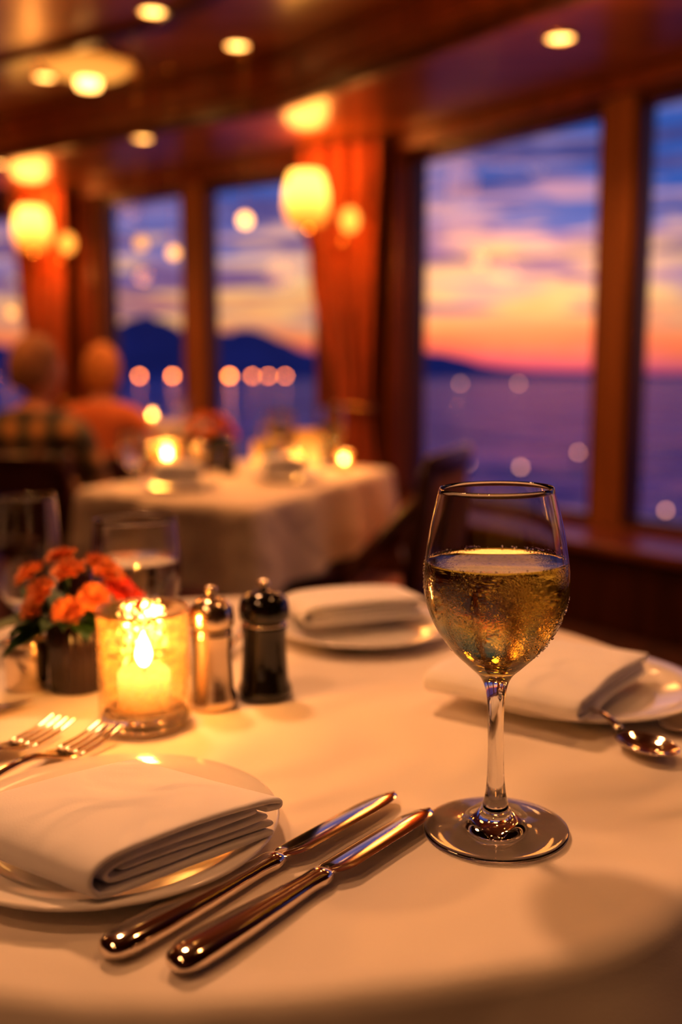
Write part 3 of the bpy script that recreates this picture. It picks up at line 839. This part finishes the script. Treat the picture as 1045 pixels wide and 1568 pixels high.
for s, t, h in ((.66, .28, .15), (.76, .16, .17), (.80, .37, .15), (.18, .48, .12), (.53, .24, .13)):
    p = T2(s, t); goblet(p.x, p.y, TZ, h, .037, True, liq=M_WINE if h > .14 else None)
for s, t in ((.40, .12), (.12, .28)):
    p = T2(s, t); plate(p.x, p.y, .085); napkin(p.x - .05, p.y - .03, TZ + .0138, .3, .10, .07, .040, seed=s * 50)
p = T2(.44, .34); mill('pepper_mill', p.x, p.y, M_BLACK, M_SILVER)
p = T2(.38, .40); mill('salt_mill', p.x, p.y, M_STEEL, M_STEEL)
table2(-1.50, 5.00, (1, .12), .80, (-.12, 1), .5, .17)
votive(-1.0, 5.2, TZ, .8); goblet(-.85, 5.25, TZ, .15); goblet(-1.2, 5.2, TZ, .15); plate(-1.1, 5.38, .09)

# ------------------------------------------------------------------ chairs
def chair(x, y, face, uph=M_UPH, top=.80, arms=True, fr=M_DARKWOOD, sc=1.0):
    e = empty('dining_chair', (x, y, 0), heading(*face), sc)
    def rr(hx, hy, y0=0, n=8, r=.06):
        P = []
        for cx, cy, a0 in ((hx - r, hy - r, 0), (-hx + r, hy - r, 90), (-hx + r, -hy + r, 180), (hx - r, -hy + r, 270)):
            for i in range(n + 1):
                a = math.radians(a0 + 90 * i / n); P.append((cx + r * math.cos(a), cy + r * math.sin(a) + y0))
        return P
    pr = [(.97, .405), (1, .42), (1, .435), (.95, .452), (.8, .462), (.4, .468)]
    base = rr(.225, .21); n = len(base); V = []; F = []
    for s, z in pr: V += [(q[0] * s, q[1] * s, z) for q in base]
    for j in range(len(pr) - 1):
        for i in range(n):
            k = (i + 1) % n; F.append((j * n + i, j * n + k, (j + 1) * n + k, (j + 1) * n + i))
    F.append(tuple(range(n))[::-1]); F.append(tuple(range((len(pr) - 1) * n, len(pr) * n)))
    obj('seat', V, F, uph, e)
    obj('seat_rail', *prism([(q[0] * .98, q[1] * .98) for q in base], .36, .404), fr, e, smooth=False, bevel=.004)
    def leg(nm, pts):
        V, F = [], []
        for (px, py, pz, h) in pts: V += [(px - h, py - h, pz), (px + h, py - h, pz), (px + h, py + h, pz), (px - h, py + h, pz)]
        for j in range(len(pts) - 1):
            for i in range(4):
                k = (i + 1) % 4; F.append((j * 4 + i, j * 4 + k, j * 4 + 4 + k, j * 4 + 4 + i))
        F += [(3, 2, 1, 0), tuple((len(pts) - 1) * 4 + i for i in range(4))]
        obj(nm, V, F, fr, e, bevel=.005, smooth=False)
    leg('leg_1', [(.19, .175, 0, .013), (.19, .175, .36, .022)]); leg('leg_2', [(-.19, .175, 0, .013), (-.19, .175, .36, .022)])
    for i, s in enumerate((1, -1)):
        leg('leg_%d' % (i + 3), [(.19 * s, -.25, 0, .014), (.19 * s, -.21, .2, .018), (.19 * s, -.20, .40, .022), (.20 * s, -.215, .55, .02), (.205 * s, -.25, top - .03, .018)])
    def backpanel(nm, z0, z1, hw, th, mat, oy=0):
        V, F = [], []; NX, NZ = 16, 8
        for sgn in (1, -1):
            for j in range(NZ + 1):
                t = j / NZ; z = z0 + (z1 - z0) * t
                for i in range(NX + 1):
                    s = i / NX * 2 - 1
                    yy = -.20 - .05 * max(0, (z - .45)) / .35 - .035 * (1 - s * s) + oy
                    edge = (1 - abs(s) ** 6) * (1 - abs(2 * t - 1) ** 6)
                    V.append((s * hw, yy + sgn * th * (.35 + .65 * edge), z + (.012 * (1 - s * s) if t > .5 else 0) * (2 * t - 1 if t > .5 else 0)))
        m = (NX + 1) * (NZ + 1)
        for j in range(NZ):
            for i in range(NX):
                a = j * (NX + 1) + i
                F.append((a, a + 1, a + NX + 2, a + NX + 1)); F.append((m + a, m + a + NX + 1, m + a + NX + 2, m + a + 1))
        for i in range(NX):
            F.append((i, m + i, m + i + 1, i + 1)); a = NZ * (NX + 1) + i; F.append((a, a + 1, m + a + 1, m + a))
        for j in range(NZ):
            a = j * (NX + 1); F.append((a, a + NX + 1, m + a + NX + 1, m + a)); a += NX; F.append((a, m + a, m + a + NX + 1, a + NX + 1))
        obj(nm, V, F, mat, e)
    backpanel('back_cushion', .50, top - .045, .19, .020, uph)
    backpanel('top_rail', top - .045, top, .225, .018, fr)
    backpanel('lower_rail', .465, .50, .19, .014, fr)
    if arms:
        for s in (1, -1):
            tube('arm_%d' % (1 if s > 0 else 2), [(.205 * s, -.235, top - .10), (.235 * s, -.14, top - .20), (.24 * s, -.05, top - .29), (.235 * s, .06, top - .32), (.225 * s, .16, .40)], .018, fr, e)
    return e
chair(.02, 2.47, (-.95, .30), M_UPH, top=.82)
chair(-1.08, 3.44, (.1, 1), M_UPHD, .74, False)

# ------------------------------------------------------------------ people
def person(name, x, y, face, hair, shirtnode, sc=.97, turn=0.0, longhair=False, trousers=(.03, .035, .06)):
    e = empty(name, (x, y, 0), heading(*face), sc)
    m, nt, b, o = newmat(name + '_clothes'); L = nt.links.new
    tc = nt.nodes.new('ShaderNodeTexCoord'); sp = nt.nodes.new('ShaderNodeSeparateXYZ'); L(tc.outputs['Object'], sp.inputs[0])
    col = shirtnode(nt, tc)
    def step(thr):
        q = nt.nodes.new('ShaderNodeMath'); q.operation = 'GREATER_THAN'; q.inputs[1].default_value = thr; L(sp.outputs[2], q.inputs[0]); return q
    m1 = nt.nodes.new('ShaderNodeMixRGB'); L(step(.555).outputs[0], m1.inputs[0]); m1.inputs[1].default_value = (*trousers, 1); L(col, m1.inputs[2])
    m2 = nt.nodes.new('ShaderNodeMixRGB'); L(step(.905).outputs[0], m2.inputs[0]); L(m1.outputs[0], m2.inputs[1]); m2.inputs[2].default_value = (.62, .29, .17, 1)
    m3 = nt.nodes.new('ShaderNodeMixRGB'); L(step(.07).outputs[0], m3.inputs[0]); m3.inputs[1].default_value = (.02, .015, .012, 1); L(m2.outputs[0], m3.inputs[2])
    L(m3.outputs[0], b.inputs['Base Color']); b.inputs['Roughness'].default_value = .8
    J = [(0, 0, .545, .125), (0, -.015, .65, .125), (0, -.02, .76, .135), (0, -.02, .84, .10), (0, -.01, .895, .055), (0, .005, .95, .050)]
    Ed = [(0, 1), (1, 2), (2, 3), (3, 4), (4, 5)]
    for s in (1, -1):
        k = len(J)
        J += [(.085 * s, -.025, .83, .085), (.165 * s, -.02, .815, .066), (.20 * s, -.02, .72, .052), (.225 * s, .02, .625, .043), (.19 * s, .14, .60, .038), (.13 * s, .25, .595, .027)]
        Ed += [(3, k), (k, k + 1), (k + 1, k + 2), (k + 2, k + 3), (k + 3, k + 4), (k + 4, k + 5)]
        k = len(J)
        J += [(.085 * s, .05, .535, .092), (.10 * s, .22, .525, .080), (.11 * s, .42, .505, .060), (.11 * s, .43, .30, .055), (.11 * s, .42, .10, .040), (.115 * s, .47, .045, .042), (.12 * s, .56, .035, .034)]
        Ed += [(0, k), (k, k + 1), (k + 1, k + 2), (k + 2, k + 3), (k + 3, k + 4), (k + 4, k + 5), (k + 5, k + 6)]
    def skin(nm, J, Ed, mat, roots=(0,)):
        me = bpy.data.meshes.new(nm); me.from_pydata([q[:3] for q in J], Ed, []); me.update()
        ob = bpy.data.objects.new(nm, me); COL.objects.link(ob); ob.parent = e; me.materials.append(mat)
        md = ob.modifiers.new('skin', 'SKIN'); md.use_smooth_shade = True
        for i, q in enumerate(J):
            sv = me.skin_vertices[0].data[i]; sv.radius = (q[3], q[3]); sv.use_root = i in roots
        sb = ob.modifiers.new('sub', 'SUBSURF'); sb.levels = 2; sb.render_levels = 2
        return ob
    skin('body', J, Ed, m)
    for s in (1, -1):
        w0 = Vector((.13 * s, .25, .595)); J2 = []; E2_ = []; roots = []
        J2 += [(*w0, .025), (*(w0 + Vector((-.008 * s, .03, .003))), .028), (*(w0 + Vector((-.016 * s, .06, 0))), .027)]; E2_ += [(0, 1), (1, 2)]; roots.append(0)
        for q, (off, ln) in enumerate(((-.024, .062), (-.009, .070), (.007, .066), (.022, .052))):
            b0 = w0 + Vector((-.016 * s + off, .055, .004)); k = len(J2)
            J2 += [(*b0, .0095), (*(b0 + Vector((-.004 * s, ln * .5, -.004))), .009), (*(b0 + Vector((-.007 * s, ln * .8, -.018))), .008), (*(b0 + Vector((-.008 * s, ln * .92, -.034))), .0065)]
            E2_ += [(k, k + 1), (k + 1, k + 2), (k + 2, k + 3)]; roots.append(k)
        k = len(J2); b0 = w0 + Vector((-.028 * s, .025, 0))
        J2 += [(*b0, .011), (*(b0 + Vector((-.022 * s, .018, -.004))), .0105), (*(b0 + Vector((-.032 * s, .040, -.010))), .0085)]; E2_ += [(k, k + 1), (k + 1, k + 2)]; roots.append(k)
        skin('hand_%s' % ('right' if s > 0 else 'left'), J2, E2_, M_SKIN, roots)
    hd = empty('head_pivot', (0, .022, 1.035), turn, 1, e)
    V, F = [], []; NU, NV = 40, 30
    for j in range(NV + 1):
        ph = math.pi * j / NV
        for i in range(NU):
            th = TAU * i / NU
            x_, y_, z_ = math.sin(ph) * math.cos(th), math.sin(ph) * math.sin(th), math.cos(ph)
            jaw = 1 - .28 * max(0, -z_) ** 1.3
            X = .074 * x_ * jaw; Y = .092 * y_ * (1 - .12 * max(0, -z_)) + (.008 * max(0, -z_) if y_ > 0 else .02 * max(0, -z_)); Z = .115 * z_
            if y_ > 0:
                Y += .024 * math.exp(-(X / .011) ** 2 - ((Z + .012) / .020) ** 2)
                Y += .007 * math.exp(-(X / .012) ** 2 - ((Z - .012) / .02) ** 2)
                Y += .005 * math.exp(-((abs(X) - .025) / .02) ** 2 - ((Z - .028) / .01) ** 2)
                Y -= .008 * math.exp(-((abs(X) - .030) / .014) ** 2 - ((Z - .006) / .011) ** 2)
                Y += .006 * math.exp(-(X / .022) ** 2 - ((Z + .052) / .010) ** 2)
                Y += .008 * math.exp(-(X / .02) ** 2 - ((Z + .092) / .014) ** 2)
            V.append((X, Y, Z))
    for j in range(NV):
        for i in range(NU):
            k = (i + 1) % NU; F.append((j * NU + i, (j + 1) * NU + i, (j + 1) * NU + k, j * NU + k))
    obj('face', V, F, M_SKIN, hd, sub=1)
    for s in (1, -1):
        lathe('eye', [(0, -.011), (.008, -.008), (.011, 0), (.008, .008), (0, .011)], M_EYE, hd, 16, loc=(.030 * s, .072, .006), smooth_n=3)
        v, f = lathe_vf([(0, -.006), (.012, -.005), (.017, 0), (.013, .005), (.008, .001), (0, 0)], 20)
        obj('ear', [(q[2] * s + .074 * s, q[0] * .8, q[1] * 1.5) for q in v], f, M_SKIN, hd, sub=1)
    vf = lathe_vf([(0, -.004), (.016, -.002), (.020, 0), (.016, .002), (0, .004)], 20)
    obj('mouth', [(q[0], q[2] + .090, q[1] * .35 - .052) for q in vf[0]], vf[1], M_LIP, hd)
    V, F = [], []
    for j in range(NV + 1):
        ph = math.pi * j / NV
        for i in range(NU):
            th = TAU * i / NU
            x_, y_, z_ = math.sin(ph) * math.cos(th), math.sin(ph) * math.sin(th), math.cos(ph)
            front = y_ * .9 - z_ * .9
            lim = (-.75 if longhair else -.45)
            grow = 1.13 + .05 * noise.noise(Vector((x_ * 4, y_ * 4, z_ * 4)))
            if front > .12: grow = 1.13 - min(1, (front - .12) * 5) * .30
            if z_ < lim: grow *= max(.75, 1 - (lim - z_) * 1.2)
            V.append((.076 * x_ * grow, (.092 * y_ - .004) * grow, (.115 * z_ + .003) * grow))
    for j in range(NV):
        for i in range(NU):
            k = (i + 1) % NU; F.append((j * NU + i, (j + 1) * NU + i, (j + 1) * NU + k, j * NU + k))
    obj('hair', V, F, hair, hd, sub=1)
    return e
def plaid(nt, tc):
    L = nt.links.new
    def wave(ax, sc_, off=0):
        w_ = nt.nodes.new('ShaderNodeTexWave'); w_.bands_direction = ax; w_.inputs['Scale'].default_value = sc_; w_.inputs['Phase Offset'].default_value = off
        L(tc.outputs['Object'], w_.inputs['Vector']); return w_
    a, b_ = wave('X', 3.2), wave('Z', 3.2)
    m1 = nt.nodes.new('ShaderNodeMixRGB'); L(a.outputs['Fac'], m1.inputs[0]); m1.inputs[1].default_value = (.08, .11, .10, 1); m1.inputs[2].default_value = (.60, .38, .17, 1)
    m2 = nt.nodes.new('ShaderNodeMixRGB'); m2.blend_type = 'MULTIPLY'; m2.inputs[0].default_value = .9; L(m1.outputs[0], m2.inputs[1])
    rr = nt.nodes.new('ShaderNodeValToRGB'); rr.color_ramp.elements[0].color = (.2, .2, .28, 1); rr.color_ramp.elements[1].color = (1.6, 1.3, .9, 1)
    L(b_.outputs['Fac'], rr.inputs['Fac']); L(rr.outputs['Color'], m2.inputs[2])
    return m2.outputs[0]
def orange(nt, tc):
    n_ = nt.nodes.new('ShaderNodeTexNoise'); n_.inputs['Scale'].default_value = 8
    rr = nt.nodes.new('ShaderNodeValToRGB'); rr.color_ramp.elements[0].color = (.70, .17, .04, 1); rr.color_ramp.elements[1].color = (.88, .27, .08, 1)
    nt.links.new(n_.outputs['Fac'], rr.inputs['Fac']); return rr.outputs['Color']
person('seated_man', -1.07, 3.45, (.1, 1), M_HAIR1, plaid, .98, turn=-.6)
chair(-1.06, 4.36, (0, 1), M_UPHD, .66, False)
person('seated_woman', -1.06, 4.37, (0, 1), M_HAIR2, orange, .98, turn=.2, longhair=True)

# ------------------------------------------------------------------ lamps over the tables, plus added room fill
def table_lamp(x, y, power, target, size=.12, cone=70, col=(1, .455, .19)):
    lt = empty('ceiling_spotlight', (x, y, CEIL - .001))
    lathe('trim_ring', [(.05, 0), (.07, 0), (.07, -.006), (.055, -.012), (.05, 0)], M_BRASS, lt, 32)
    lathe('lens', [(0, -.003), (.05, -.002)], M_DOWN, lt, 32)
    t = Vector(target) - Vector((x, y, CEIL))
    light('lamp', 'SPOT', (0, 0, -.10), power, col, lt, size, tuple(t), cone, .9)
table_lamp(-.45, 1.50, 72, (.05, .70, .75), .10, 46)
table_lamp(-.75, .10, 28, (.05, .62, .75), .10, 60)  # unseen spot added as fill for the front cloth and glass shadow
table_lamp(-.30, 2.35, 70, (-.25, 2.4, .75), .08, 60, (1, .42, .14))
for (x, y, z, p_) in ((-1.4, 3.1, 1.9, 22), (.5, 3.3, 1.8, 8), (1.1, 2.4, 1.8, 5), (-2.4, 5.0, 1.8, 10)):
    light('room_fill', 'POINT', (x, y, z), p_, (1, .36, .08), None, .12)  # added fill without a fixture, brightens ceiling, walls and guests

# ------------------------------------------------------------------ camera
cam = bpy.data.cameras.new('camera'); co = bpy.data.objects.new('camera', cam); COL.objects.link(co)
cam.sensor_fit = 'VERTICAL'; cam.sensor_height = 36; cam.sensor_width = 24; cam.lens = 34.44
co.location = (0, 0, 1.0); co.rotation_euler = (math.radians(90 - 7.93), 0, 0)
cam.clip_start = .02; cam.clip_end = 30000
cam.dof.use_dof = True; cam.dof.focus_distance = .515; cam.dof.aperture_fstop = 3.2
scene.camera = co
scene.view_settings.view_transform = 'Standard'
scene.view_settings.exposure = .16
scene.view_settings.gamma = .90
